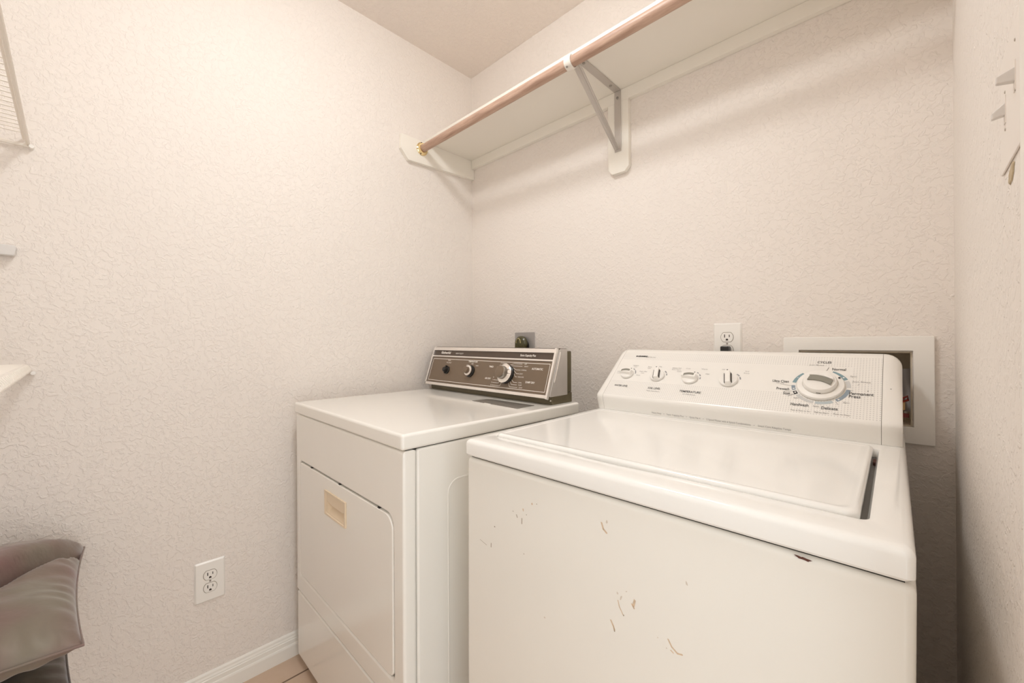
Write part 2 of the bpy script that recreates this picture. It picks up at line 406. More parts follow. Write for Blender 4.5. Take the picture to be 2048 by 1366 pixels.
box(bm, -0.010, 0.010, -0.300, -0.270, 1.9935, 1.998)
hk = link('rod_hook', bm, ringm, br, bevel=0.0008)
hk['label'] = 'off white curved rod hook'
for n_, (y, z, dv) in enumerate(((-0.0225, 1.806, 'w'), (-0.0225, 1.985, 'w'), (-0.235, 2.0085, 't'), (-0.070, 2.0085, 't'))):
    bm = NB(); mm = frame((0, y-0.0002 if dv == 'w' else y, z if dv == 'w' else z-0.0002), (1, 0, 0), (0, -1, 0) if dv == 'w' else (0, 0, -1))
    lathe(bm, [(0.0048, 0), (0.0048, 0.0012), (0.003, 0.0028), (0.001, 0.003)], mm, 14); link('screw', bm, screwm, br, smooth=True)
bm = NB(); lathe(bm, [(0.0035, 0), (0.003, 0.0012)], frame((-0.004, -0.3205, 1.958), (1, 0, 0), (0, -0.6, -0.8)), 10); link('rivet', bm, screwm, br)

# ================================================================== OUTLETS
def duplex(name, loc, rz, label, cx=0.0):
    """origin: plate centre on the wall; local x right, -y out of the wall"""
    o = empty(name, loc, (0, 0, rz)); tag(o, label, 'outlet')
    bm = NB(); PW, PH = 0.0395, 0.0625
    A = rrect(-PW, PW, -PH, PH, 0.003, 2, 4); B = rrect(-PW+0.004, PW-0.004, -PH+0.004, PH-0.004, 0.002, 2, 4)
    va = [bm.verts.new((p[0], -0.0003, p[1])) for p in A]; vb = [bm.verts.new((p[0], -0.002, p[1])) for p in A]; vc = [bm.verts.new((p[0], -0.0058, p[1])) for p in B]
    n = len(A)
    for P_, Q_ in ((va, vb), (vb, vc)):
        for i in range(n): bm.faces.new((P_[i], P_[(i+1) % n], Q_[(i+1) % n], Q_[i]))
    bm.faces.new(vc); bm.faces.new(va[::-1])
    link('cover_plate', bm, plasticw, o)
    for s in (1, -1):
        zc = 0.0195*s
        def outl(r, k):
            pts = []
            for i in range(40):
                t = 2*math.pi*i/40
                pts.append((r*math.cos(t), zc + max(-k, min(k, r*math.sin(t)))))
            return pts
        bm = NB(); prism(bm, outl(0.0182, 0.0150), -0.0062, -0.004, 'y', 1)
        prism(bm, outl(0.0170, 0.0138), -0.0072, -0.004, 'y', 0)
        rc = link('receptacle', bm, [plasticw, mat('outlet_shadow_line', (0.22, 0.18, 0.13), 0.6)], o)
        bm = NB()
        box(bm, -0.0078, -0.0054, -0.0076, -0.007, zc-0.001, zc+0.0085); box(bm, 0.0056, 0.0076, -0.0076, -0.007, zc, zc+0.0075)
        prism(bm, [(0.0032*math.cos(t/10*math.pi), zc-0.0078+0.0036*math.sin(t/10*math.pi)) for t in range(11)] + [(-0.0032, zc-0.0100), (0.0032, zc-0.0100)], -0.0076, -0.007, 'y')
        link('slots', bm, slotm, rc)
    bm = NB(); lathe(bm, [(0.0028, 0), (0.002, 0.0014)], frame((0, -0.0058, 0), (1, 0, 0), (0, -1, 0)), 12); link('screw', bm, screwm, o)
    return o
duplex('wall_outlet', (0.0, -1.0915, 0.3655), math.radians(90), 'white duplex outlet low on the left wall beside the dryer, nothing plugged in')
duplex('wall_outlet', (1.1890, 0.0, 1.0990), 0, 'white duplex outlet above the washer console with a black plug in it')
bm = NB()
box(bm, 1.1775, 1.2005, -0.034, -0.0085, 1.0665, 1.0915)
pl = empty('washer_plug', (0, 0, 0)); tag(pl, 'black rectangular plug and cord in the outlet behind the washer', 'plug')
link('plug_body', bm, blackp, pl, bevel=0.003)
bm = NB(); tube(bm, [(1.189, -0.022, 1.067), (1.189, -0.024, 1.04), (1.187, -0.024, 0.98), (1.19, -0.022, 0.80), (1.20, -0.03, 0.5)], 0.004, 10); link('cord', bm, blackp, pl, smooth=True)

rg = empty('dryer_outlet', (0.3556, 0, 1.089)); tag(rg, 'grey metal dryer outlet plate on the back wall behind the dryer console', 'outlet')
bm = NB(); box(bm, -0.058, 0.058, -0.006, -0.0003, -0.062, 0.062); link('cover_plate', bm, platem, rg, bevel=0.003)
bm = NB(); lathe(bm, [(0.030, 0), (0.030, 0.006), (0.026, 0.007)], frame((0, -0.006, 0), (1, 0, 0), (0, -1, 0)), 30); link('receptacle', bm, blackp, rg, smooth=True)
dp = empty('dryer_plug', (0.3556, 0, 1.089)); tag(dp, 'dark olive round dryer plug in the grey plate', 'plug')
bm = NB(); mm = frame((-0.006, -0.0135, 0.012), (1, 0, 0), (0, -1, 0))
lathe(bm, [(0.0325, 0), (0.0335, 0.004), (0.0325, 0.012), (0.027, 0.017), (0.004, 0.019)], mm, 32)
box(bm, -0.034, 0.022, -0.030, -0.0135, -0.045, 0.006)
link('plug_body', bm, plugm, dp, smooth=True)
bm = NB(); tube(bm, [(-0.006+0.013*math.cos(t/8*math.pi)-0.004, -0.0335, 0.014+0.020*math.sin(t/8*math.pi)) for t in range(9)], 0.0022, 8); link('highlight_arc', bm, mat('plug_highlight', (0.45, 0.38, 0.18), 0.3), dp, smooth=True)  # lighter olive arc stands in for a highlight on the plug
bm = NB(); tube(bm, [(-0.006, -0.022, -0.04), (-0.008, -0.024, -0.12), (-0.01, -0.03, -0.4), (-0.01, -0.03, -0.8)], 0.007, 10); link('cord', bm, blackp, dp, smooth=True)

# ================================================================== SUPPLY BOX
sb = empty('laundry_supply_box', (0, 0, 0)); tag(sb, 'white plastic framed laundry supply box recessed in the back wall behind the washer', 'supply box')
bm = NB(); ring(bm, rrect(1.3350, 1.6290, 0.8630, 1.1160, 0.003, 3, 4), rrect(BX0, BX1+0.0015, BZ0, BZ1+0.002, 0.001, 3, 4), -0.0115, -0.0003, 'y')
link('frame', bm, plasticw, sb, bevel=0.002)
bm = NB()
box(bm, BX0, BX1, 0.088, 0.092, BZ0, BZ1); box(bm, BX0, BX0+0.003, 0.0, 0.088, BZ0, BZ1); box(bm, BX1-0.003, BX1, 0, 0.088, BZ0, BZ1)
box(bm, BX0+0.003, BX1-0.003, 0, 0.088, BZ0, BZ0+0.003); box(bm, BX0+0.003, BX1-0.003, 0, 0.088, BZ1-0.003, BZ1)
link('recessed_box', bm, boxin, sb)
for i, x in enumerate((1.430, 1.5675)):
    bm = NB(); tube(bm, [(x, 0.050, BZ0+0.003), (x, 0.050, 0.965)], 0.009, 14); box(bm, x-0.011, x+0.011, 0.036, 0.062, 0.935, 0.955)
    v = link('valve', bm, mat('valve_brass', (0.55, 0.36, 0.18), 0.3, metal=0.8), sb, smooth=True)
    bm = NB(); tube(bm, [(x+0.004, 0.012, 0.957), (x+0.006, 0.010, 0.966), (x+0.016, 0.010, 0.972), (x+0.0165, 0.010, 0.963), (x+0.004, 0.012, 0.957)], 0.0028, 8)
    tube(bm, [(x, 0.035, 0.955), (x+0.004, 0.012, 0.960)], 0.004, 8)
    link('handle', bm, redm, v, smooth=True)
bm = NB(); box(bm, 1.555, 1.5855, 0.020, 0.030, 0.919, 0.929); rb = link('red_band', bm, redm, sb, bevel=0.001)
hs = empty('washer_hose', (0, 0, 0)); tag(hs, 'black fill hose curling in the laundry supply box', 'hose')
bm = NB(); tube(bm, [(1.430, 0.035, 0.985), (1.45, 0.030, 1.045), (1.49, 0.028, 1.062), (1.54, 0.026, 1.064), (1.558, 0.026, 1.055), (1.556, 0.030, 1.02), (1.553, 0.035, 0.97)], 0.0085, 14); link('tube', bm, hosem, hs, smooth=True)
dh = empty('drain_hose', (0, 0, 0)); tag(dh, 'grey drain hose standing in the right side of the supply box', 'hose')
bm = NB(); tube(bm, [(1.581, 0.066, 0.930), (1.581, 0.066, 1.00), (1.578, 0.066, 1.035)], 0.0125, 16); link('tube', bm, greyhose, dh, smooth=True)

# ================================================================== DRYER (local: x -0.712..0, y 0 front, z up)
DR = (0.0, math.radians(0.268), math.radians(-0.8507))
dry = empty('clothes_dryer', (0.7682-0.004, -0.8637, 0.0), DR); tag(dry, 'older white front loading dryer with brown control console, left of the washer', 'dryer')
XL = -0.712
bm = NB(); box(bm, XL, 0.0, 0.0365, 0.662, 0.022, 0.8625); link('cabinet', bm, enamel, dry, bevel=0.006)
# embossed rectangle on the cabinet side
bm = NB(); ring(bm, rrect(0.122, 0.56, 0.10, 0.770, 0.035, 6, 4), rrect(0.127, 0.555, 0.105, 0.765, 0.031, 6, 4), -0.0008, 0.0012, 'x'); link('side_emboss', bm, enamel, dry, bevel=0.0009)
bm = NB(); ring(bm, rrect(XL, 0.0, 0.2535, 0.8625, 0.001, 6, 8), rrect(-0.6765, -0.0455, 0.3185, 0.7045, (0.012, 0.022, 0.036, 0.012), 6, 8), 0.0, 0.0345, 'y')
link('front_panel', bm, enamel, dry, bevel=0.008, seg=4, angle=50)
dlow = NB(); box(dlow, XL, 0.0, 0.0015, 0.0345, 0.028, 0.2500); link('lower_panel', dlow, enamel, dry, bevel=0.005)
bm = NB(); box(bm, XL+0.02, -0.02, 0.0300, 0.036, 0.04, 0.85); link('gap_shade', bm, gapm, dry)  # near-black sheet stands in for the shade inside the door and panel gaps
bm = NB(); ring(bm, rrect(-0.6745, -0.0485, 0.3210, 0.7015, (0.011, 0.021, 0.034, 0.011), 6, 8), rrect(-0.4490, -0.3050, 0.5950, 0.6640, 0.002, 6, 8), -0.0005, 0.012, 'y')
door = link('door', bm, enamel, dry, bevel=0.0035, angle=50)
for x in (-0.58, -0.36, -0.125):
    bm = NB(); box(bm, x, x+0.008, 0.0015, 0.01, 0.7005, 0.7050); link('bumper', bm, blackp, door)
# handle: beige moulded pocket
hx0, hx1, hz0, hz1 = -0.4505, -0.3035, 0.5935, 0.6655
bm = NB(); NXg, NZg = 56, 36; g = {}
for i in range(NXg+1):
    for j in range(NZg+1):
        u = i/NXg; v = j/NZg
        uu = (u-0.5)*2
        lip = 0.50 + 0.10*uu*uu*(1 if uu < 0 else 0.6) - 0.04*u
        dpt = 0.0
        if 0.045 < u < 0.955 and 0.07 < v < 0.93:
            e = min(1, (u-0.045)/0.02, (0.955-u)/0.02, (v-0.07)/0.04, (0.93-v)/0.04)
            dpt = 0.0025*e
            if 0.10 < u < 0.93:
                eu = min(1, (u-0.10)/0.07, (0.93-u)/0.03)
                if v < lip: dpt = max(dpt, (0.0025 + 0.0240*eu*max(0, (v-0.12))/(lip-0.12)))
        g[i, j] = bm.verts.new((hx0+u*(hx1-hx0), -0.0045+dpt, hz0+v*(hz1-hz0)))
for i in range(NXg):
    for j in range(NZg): bm.faces.new((g[i, j], g[i+1, j], g[i+1, j+1], g[i, j+1]))
edge = [g[i, 0] for i in range(NXg+1)] + [g[NXg, j] for j in range(1, NZg+1)] + [g[i, NZg] for i in range(NXg-1, -1, -1)] + [g[0, j] for j in range(NZg-1, 0, -1)]
back = [bm.verts.new((p.co.x, 0.0, p.co.z)) for p in edge]
for i in range(len(edge)): bm.faces.new((edge[i], back[i], back[(i+1) % len(edge)], edge[(i+1) % len(edge)]))
hd = link('handle', bm, beige, door, smooth=True, angle=30); hd['label'] = 'beige recessed door handle'
# lid
bm = NB(); box(bm, XL-0.003, 0.0035, -0.005, 0.668, 0.8650, 0.9026)
link('top_panel', bm, enamel, dry, bevel=0.0075, seg=4)
bm = NB(); box(bm, XL+0.008, -0.008, 0.010, 0.655, 0.8600, 0.8655); link('top_gap', bm, gapm, dry)
bm = NB(); prism(bm, [(-0.2850, 0.4360), (-0.0560, 0.4260), (-0.0570, 0.5060), (-0.2750, 0.5040)], 0.9015, 0.9040, 'z')
lt = link('lint_screen_door', bm, lintm, dry, bevel=0.001)
bm = NB(); box(bm, -0.215, -0.185, 0.4300, 0.4345, 0.9027, 0.9036); link('finger_notch', bm, plasticw, lt, bevel=0.0004)
# console
bm = NB(); box(bm, -0.712, -0.0225, 0.5550, 0.6600, 0.9027, 0.936); link('console_base', bm, olive, dry, bevel=0.002)
CX0, CX1 = -0.7235, -0.0225
con = NB(); prism(con, [(0.5335, 0.9285), (0.5865, 1.0835), (0.596, 1.0865), (0.634, 1.0845), (0.634, 0.9285)], CX0+0.002, CX1-0.002, 'x')
console = link('control_console', con, brownd, dry, bevel=0.001); 
bm = NB(); box(bm, CX0+0.006, CX1-0.001, 0.634, 0.6600, 0.936, 1.0765); link('console_back', bm, olive, dry, bevel=0.004)
DFM = face_frame(0.533, 0.928, 0.585, 1.083)
def fbox(bm, u0, u1, t0, t1, h0, h1, fm, mi=0):
    vs = [bm.verts.new(fm @ Vector(p)) for p in ((u0,t0,h0),(u1,t0,h0),(u1,t1,h0),(u0,t1,h0),(u0,t0,h1),(u1,t0,h1),(u1,t1,h1),(u0,t1,h1))]
    for f in ((0,3,2,1),(4,5,6,7),(0,1,5,4),(1,2,6,5),(2,3,7,6),(3,0,4,7)): bm.faces.new([vs[i] for i in f]).material_index = mi
bm = NB()
fbox(bm, CX0, CX1, -0.004, 0.007, -0.002, 0.006, DFM)      # lower chrome rail
fbox(bm, CX0, CX1, 0.1205, 0.1265, -0.001, 0.004, DFM)     # middle chrome rail
fbox(bm, CX0, CX1, 0.1500, 0.1640, -0.002, 0.004, DFM)     # top chrome rail
fbox(bm, CX0, CX0+0.008, -0.004, 0.1265, -0.002, 0.006, DFM)
fbox(bm, CX0+0.002, CX0+0.007, 0.1265, 0.164, -0.002, 0.005, DFM)
link('chrome_frame', bm, chrome, console, bevel=0.0008)
bm = NB(); fbox(bm, CX1-0.007, CX1+0.0005, -0.006, 0.166, -0.004, 0.0085, DFM); link('end_trim', bm, chrome, console, bevel=0.0015)
bm = NB(); prism(bm, [(0.540, 0.932), (0.590, 1.080), (0.600, 1.0845), (0.634, 1.083), (0.634, 0.9295), (0.545, 0.929)], CX1-0.004, CX1+0.0012, 'x'); sp_ = link('side_plate', bm, endcapm, console, bevel=0.002)
bm = NB(); tube(bm, [(CX1+0.0008, 0.563, 0.975), (CX1+0.001, 0.572, 1.0), (CX1+0.001, 0.588, 1.045), (CX1+0.0008, 0.596, 1.074)], 0.0022, 8); link('pressed_rib', bm, chrome, sp_, smooth=True)
bm = NB(); fbox(bm, CX0+0.010, CX1-0.009, 0.009, 0.1195, 0.0005, 0.0015, DFM); link('control_panel', bm, brown, console)
bm = NB()
u0, u1, t0, t1 = CX0+0.016, CX1-0.018, 0.0165, 0.1115
line_flat(bm, DFM, [(u0, t0), (u1, t0), (u1, t1), (u0, t1), (u0, t0)], 0.0017, 0, 0.0019)
text_into(bm, [
    ('KitchenAid', -0.662, 0.1395, 0.0155, 'LEFT', 0, 0.95, 0.0004), ('HEAVY DUTY', -0.560, 0.1375, 0.0085, 'LEFT'),
    ('Extra Capacity Plus', -0.185, 0.1385, 0.0105, 'LEFT', 0, 0.9, 0.0002),
    ('PUSH', -0.590, 0.1060, 0.0075), ('TO START', -0.590, 0.0960, 0.0075),
    ('TEMPERATURE', -0.435, 0.1060, 0.0085, 'CENTER', 0, 1.0, 0.0002), ('MED', -0.435, 0.0970, 0.0070), ('LOW', -0.464, 0.0905, 0.0065), ('HIGH', -0.405, 0.0905, 0.0065),
    ('TIMED', -0.322, 0.0905, 0.0085, 'CENTER', 0, 1.0, 0.0002), ('AIR DRY', -0.326, 0.0450, 0.0085, 'CENTER', 0, 1.0, 0.0002),
    ('AUTOMATIC', -0.092, 0.0920, 0.0095, 'CENTER', 0, 0.9, 0.0002), ('DAMP DRY', -0.112, 0.0440, 0.0095, 'CENTER', 0, 0.9, 0.0002),
    ('OFF', -0.150, 0.1070, 0.0062), ('HEAVY', -0.145, 0.0985, 0.0062), ('NORMAL', -0.152, 0.0850, 0.0062), ('LIGHT', -0.162, 0.0715, 0.0062), ('DELICATE', -0.160, 0.0600, 0.0062),
    ('COOL', -0.158, 0.0400, 0.0062), ('FLUFF', -0.155, 0.0315, 0.0062), ('DAMP', -0.150, 0.0225, 0.0062)], DFM, 0.002)
kc = (-0.2310, 0.0665)
for (a_, ua, ta, ub) in ((8, -0.206, 0.1070, -0.166), (16, -0.200, 0.0985, -0.163), (38, -0.190, 0.0850, -0.168), (60, -0.185, 0.0715, -0.172), (80, -0.187, 0.0600, -0.178), (120, -0.190, 0.0400, -0.172), (135, -0.198, 0.0315, -0.170), (150, -0.204, 0.0225, -0.165)):
    p0 = (kc[0]+0.034*math.sin(math.radians(a_)), kc[1]+0.034*math.cos(math.radians(a_)))
    line_flat(bm, DFM, [p0, (ua, ta), (ub, ta)], 0.0013, 0, 0.0019)
for i, (t_, s_) in enumerate(((0.1070, '5'), (0.0985, '4'), (0.0890, '3'), (0.080, '2'), (0.070, '1'), (0.0515, 'O'), (0.0420, '1'), (0.0320, '2'), (0.0220, '3'))):
    uo = -0.2860 + (0.012 if i < 2 else 0) - (0.002*i)
    if i in (0, 1, 2, 6, 7, 8):
        a_ = {0: -8, 1: -18, 2: -30, 6: -105, 7: -128, 8: -150}[i]
        p0 = (kc[0]+0.034*math.sin(math.radians(a_)), kc[1]+0.034*math.cos(math.radians(a_)))
        line_flat(bm, DFM, [(uo+0.004, t_), (max(uo+0.005, min(p0[0]-0.006, -0.245)), t_), p0], 0.0012, 0, 0.0019)
    text_into(bm, [(s_, uo, t_, 0.0070)], DFM, 0.002)
link_flat('lettering', bm, inkwhite, console)
def dknob(u, t, prof_list, name):
    k = None
    for nm, prof_, m_ in prof_list:
        bm = NB(); lathe(bm, prof_, DFM @ Matrix.Translation((u, t, 0.0015)), 44)
        o = link(nm, bm, m_, k if k else console, smooth=True, angle=30)
        if not k: k = o
    return k
k1 = dknob(-0.5900, 0.0640, [('start_button', [(0.0165, 0), (0.0165, 0.004), (0.012, 0.006), (0.0105, 0.018), (0.008, 0.020)], blackp)], 'a')
bm = NB(); fbox(bm, -0.5930, -0.5870, 0.0480, 0.0820, 0.0055, 0.0155, DFM); link('button_grip', bm, blackp, k1, bevel=0.002)
k2 = dknob(-0.4360, 0.0665, [('temperature_knob', [(0.0235, 0), (0.0235, 0.006), (0.0205, 0.008), (0.0195, 0.013)], blackp),
    ('chrome_ring', [(0.0203, 0.0131), (0.0203, 0.0165), (0.0145, 0.0190)], chrome), ('knob_cap', [(0.0140, 0.0190), (0.0125, 0.0300), (0.0110, 0.0310)], brown)], 'b')
k3 = dknob(kc[0], kc[1], [('timer_knob', [(0.0355, 0), (0.0355, 0.007), (0.0325, 0.009), (0.0315, 0.014)], blackp),
    ('chrome_dial', [(0.0345, 0.0141), (0.0350, 0.0165), (0.0300, 0.0205), (0.0195, 0.0240)], chrome),
    ('knob_grip', [(0.0240, 0.0225), (0.0228, 0.0380), (0.0215, 0.0400)], mat('dark_chrome', (0.45, 0.42, 0.38), 0.2, metal=0.9)), ('knob_cap', [(0.0214, 0.0401), (0.0208, 0.0412), (0.0204, 0.0414)], brown)], 'c')
bm = NB()
for dv in (62, 92):
    mm = DFM @ Matrix.Translation((kc[0], kc[1], 0.0015)) @ Matrix.Rotation(math.radians(90-dv), 4, 'Z')
    vs = [bm.verts.new(mm @ Vector(p)) for p in ((0.020, -0.0008, 0.0248), (0.033, -0.0010, 0.0190), (0.033, 0.0010, 0.0190), (0.020, 0.0008, 0.0248))]
    bm.faces.new(vs)
link_flat('dial_marks', bm, slotm, k3)
for (x, y) in ((-0.68, 0.07), (-0.04, 0.07), (-0.68, 0.60), (-0.04, 0.60)):
    bm = NB(); ext = -x*math.tan(math.radians(0.268)); lathe(bm, [(0.022, 0.001-ext), (0.022, 0.008-ext), (0.009, 0.010), (0.009, 0.030)], Matrix.Translation((x, y, 0)), 18); link('leveling_foot', bm, blackp, dry, smooth=True)
bm = NB(); lathe(bm, [(0.0028, 0), (0.002, 0.0015)], frame((-0.030, 0.5550, 0.916), (1, 0, 0), (0, -1, 0)), 10); link('screw', bm, chrome, dry)

# ================================================================== WASHER (local: x -0.69..0, y 0 front)
WT = math.radians(0.5476)
was = empty('washing_machine', (1.5923-0.0085, -0.773, 0.0), (0.0, WT, math.radians(1.2163))); tag(was, 'white top loading washing machine with scuffed front, right of the dryer', 'washer')
WL = -0.690
bm = NB(); box(bm, WL-0.003, 0.0020, 0.0, 0.665, 0.03, 0.8565); cab = link('cabinet', bm, enfront, was, bevel=0.010, seg=4)
# paint chips on the front: worn spots with their own outline
bm = NB()
chip_mats = [chipm, chipd, mat('chip_grey', (0.66, 0.60, 0.52), 0.6)]
def blob(cx, cz, w_, h_, ang, mi, n=12, own=True):
    global bm
    if own: bm = NB()
    a_ = math.radians(ang); vs = []
    for i in range(n):
        t = 2*math.pi*i/n; k = 0.65+0.6*random.random()
        p = (w_/2*k*math.cos(t), h_/2*k*math.sin(t))
        vs.append(bm.verts.new((cx+p[0]*math.cos(a_)-p[1]*math.sin(a_), -0.0003, cz+p[0]*math.sin(a_)+p[1]*math.cos(a_))))
    bm.faces.new(vs)
    if own: link_flat('paint_chip', bm, chip_mats[mi], cab)
def streak(pts, wd, mi):
    bm = NB()
    for a_, b_ in zip(pts, pts[1:]):
        a_ = Vector(a_); b_ = Vector(b_); d_ = (b_-a_).normalized(); n_ = Vector((-d_.y, d_.x))*wd/2; e_ = d_*wd*0.4
        bm.faces.new([bm.verts.new((q.x, -0.0003, q.y)) for q in (a_-n_*0.5-e_, a_+n_-e_*0, b_+n_*0.8, b_+e_, b_-n_*0.9)])
    bmesh.ops.remove_doubles(bm, verts=bm.verts, dist=0.00001); link_flat('paint_chip', bm, chip_mats[mi], cab)
streak([(-0.5335, 0.7690), (-0.5335, 0.7585)], 0.0022, 1); streak([(-0.5475, 0.7720), (-0.5450, 0.7670)], 0.0020, 1)
blob(-0.5560, 0.7760, 0.002, 0.003, 20, 1); blob(-0.530, 0.786, 0.003, 0.006, 10, 0); blob(-0.5080, 0.8030, 0.004, 0.005, 0, 0); blob(-0.497, 0.806, 0.002, 0.002, 0, 1)
blob(-0.5220, 0.7790, 0.002, 0.002, 0, 1)
streak([(-0.3620, 0.8130), (-0.3580, 0.8030), (-0.3520, 0.7990)], 0.0035, 0); blob(-0.352, 0.817, 0.003, 0.006, 0, 2)
blob(-0.607, 0.730, 0.0035, 0.003, 0, 1); streak([(-0.6500, 0.6900), (-0.6300, 0.6850)], 0.0010, 1); streak([(-0.6170, 0.6935), (-0.6170, 0.6855)], 0.0022, 1)
streak([(-0.3325, 0.7000), (-0.3295, 0.6900), (-0.3235, 0.6810)], 0.0018, 0); blob(-0.3330, 0.7110, 0.003, 0.004, 30, 2); blob(-0.318, 0.7195, 0.003, 0.002, 10, 2)
blob(-0.3270, 0.7060, 0.0025, 0.007, -20, 2); blob(-0.3225, 0.6805, 0.0025, 0.003, 0, 1)
streak([(-0.3045, 0.7120), (-0.3060, 0.7020)], 0.0042, 0); streak([(-0.3090, 0.7040), (-0.3050, 0.6990)], 0.0030, 0)
streak([(-0.3450, 0.6630), (-0.3405, 0.6560), (-0.3380, 0.6500)], 0.0030, 0); streak([(-0.3390, 0.6530), (-0.3380, 0.6480)], 0.0018, 1)
streak([(-0.2530, 0.6780), (-0.2470, 0.6690), (-0.2390, 0.6640), (-0.2325, 0.6660)], 0.0026, 0); streak([(-0.2490, 0.6640), (-0.2450, 0.6620)], 0.002, 0)
blob(-0.2270, 0.7690, 0.003, 0.006, 10, 2); blob(-0.268, 0.673, 0.002, 0.002, 0, 2); blob(-0.255, 0.6640, 0.002, 0.002, 0, 2); blob(-0.478, 0.605, 0.004, 0.003, 0, 2)
blob(-0.5280, 0.7030, 0.002, 0.002, 0, 1)
bm = NB()
blob(-0.0930, 0.8518, 0.018, 0.0030, -6, 0, 26, False)
for v in bm.verts: v.co.z += 0.0005
rs = link_flat('rust_spot', bm, rustm, cab); rs['label'] = 'dark red rust spot at the top edge'
bm = NB(); box(bm, WL+0.007, -0.007, 0.0065, 0.655, 0.8550, 0.8615); link('deck_gap', bm, gapm, was)
# deck: slab with the lid opening
hole = rrect(-0.6668, -0.0370, 0.0585, 0.4900, (0.012, 0.012, 0.006, 0.006), 6, 24)
hole = [(x, y - 0.0075*max(0.0, math.sin(math.pi*min(1, max(0, (x+0.53)/0.30))))**2 if y < 0.06 else y) for x, y in hole]
bm = NB()
def rr(o, a): return rrect(WL-0.0040+o, 0.0012-o, -0.0045+o, 0.735-o, 0.008, 6, 24)
ringlist = [(rr(0.003, 0), 0.8605), (rr(0.0, 0), 0.8640), (rr(0.0, 0), 0.8855), (rr(0.0010, 0), 0.8895), (rr(0.0032, 0), 0.8925), (rr(0.0065, 0), 0.8945), (rr(0.0110, 0), 0.8952)]
inl = []
for k, z in ((-0.004, 0.8952), (0.0, 0.8940), (0.003, 0.8860), (0.003, 0.8760)):
    cx_ = -0.351; cy_ = 0.274
    q = [(cx_+(x-cx_)*(1-k/0.315), cy_+(y-cy_)*(1-k/0.215)) for x, y in hole]
    inl.append((q, z))
rings_ = [[bm.verts.new((p[0], p[1], z)) for p in pts] for pts, z in ringlist + inl]
for A1, B1 in zip(rings_, rings_[1:]):
    n = len(A1)
    for i in range(n): bm.faces.new((A1[i], A1[(i+1) % n], B1[(i+1) % n], B1[i]))
bm.faces.new(rings_[0]); bm.faces.new(rings_[-1])
link('top_deck', bm, enamelw, was, smooth=True, angle=40)
bm = NB(); prism(bm, rrect(-0.056, -0.0385, 0.075, 0.4860, 0.002, 3, 3), 0.8762, 0.8790, 'z'); link('lid_channel', bm, tubm, was)
bm = NB(); blob_ = rrect(-0.0445, -0.0395, 0.412, 0.440, 0.002, 3, 3); prism(bm, blob_, 0.8791, 0.8850, 'z'); rs2 = link('hinge_rust', bm, rustm, was); rs2['label'] = 'dark rust in the lid hinge slot'
# lid
bm = NB()
LO = lambda o: rrect(-0.6640+o, -0.0460-o, 0.0610+o, 0.4885-o, (0.010, 0.016, 0.004, 0.004), 6, 24)
lr = [(LO(0.0015), 0.8800), (LO(0.0), 0.8900), (LO(0.0), 0.8955), (LO(0.0012), 0.8985), (LO(0.0038), 0.9004), (LO(0.0075), 0.9008), (LO(0.0105), 0.8998), (LO(0.016), 0.8994)]
rings_ = [[bm.verts.new((p[0], p[1], z)) for p in pts] for pts, z in lr]
for A1, B1 in zip(rings_, rings_[1:]):
    n = len(A1)
    for i in range(n): bm.faces.new((A1[i], A1[(i+1) % n], B1[(i+1) % n], B1[i]))
bm.faces.new(rings_[0]); bm.faces.new(rings_[-1])
link('lid', bm, enamelw, was, smooth=True, angle=50)
# console profile (y, z)
KP = [(0.5330, 0.8955), (0.5310, 0.9050), (0.5250, 0.9230), (0.5222, 0.9330), (0.5228, 0.9390), (0.5270, 0.9440), (0.5560, 0.9680), (0.5960, 1.0030), (0.6400, 1.0410), (0.6640, 1.0605), (0.6760, 1.0685), (0.6880, 1.0730), (0.7020, 1.0747), (0.7180, 1.0725), (0.7280, 1.0640), (0.7330, 1.0430), (0.7350, 0.8955)]
bm = NB(); prism(bm, KP, -0.6670, -0.0355, 'x')
wc = link('control_console', bm, panelw, was, smooth=True, angle=50)
bm = NB(); prism(bm, [(0.5345, 0.8950), (0.5345, 0.8985), (0.73, 0.8985), (0.73, 0.8950)], -0.675, -0.030, 'x'); link('console_gap', bm, gapm, was)
def endcap(x_in, x_out, name):
    s = 1 if x_out > x_in else -1; wd = abs(x_out-x_in); r = wd*0.98
    bm = NB(); rings = []
    steps = [0.0] + [1-math.cos(math.radians(a)) for a in ()] 
    xs = [0.0, wd-r] + [wd-r + r*math.sin(math.radians(a)) for a in (15, 30, 45, 60, 72, 82, 90)]
    cen = Vector((0.70, 0.94))
    for x in xs:
        q = max(0.0, x-(wd-r)); inset = (r - math.sqrt(max(0, r*r-q*q)))
        pts = []
        for i, (y, z) in enumerate(KP):
            hfac = min(1.0, max(0.0, (z-0.93)/0.12))
            # the cap rounds over at the top and only slightly at the face
            pts.append((y + 0.25*inset*(1 if i < 10 else 0), z - inset*0.95*hfac**1.5))
        rings.append([bm.verts.new((x_in+s*x, y, z)) for y, z in pts])
    for A1, B1 in zip(rings, rings[1:]):
        n = len(A1)
        for i in range(n): bm.faces.new((A1[i], A1[(i+1) % n], B1[(i+1) % n], B1[i]))
    bm.faces.new(rings[0]); bm.faces.new(rings[-1])
    return link(name, bm, conplast, wc, smooth=True, angle=50)
endcap(-0.6678, WL, 'end_cap'); endcap(-0.0347, -0.0035, 'end_cap')
for x in (-0.66755, -0.0351):
    bm = NB(); prism(bm, [(y+0.0012, z-0.0012) if i > 4 and i < 13 else (y+0.001, z) for i, (y, z) in enumerate(KP)], x-0.0004, x+0.0004, 'x')
    link('seam_line', bm, mat('seam_grey', (0.16, 0.14, 0.12), 0.6), wc)
WFM = face_frame(0.522, 0.935, 0.675, 1.071)
WFL = face_frame(0.5222, 0.9330, 0.676, 1.0705)
LIFT = 0.0
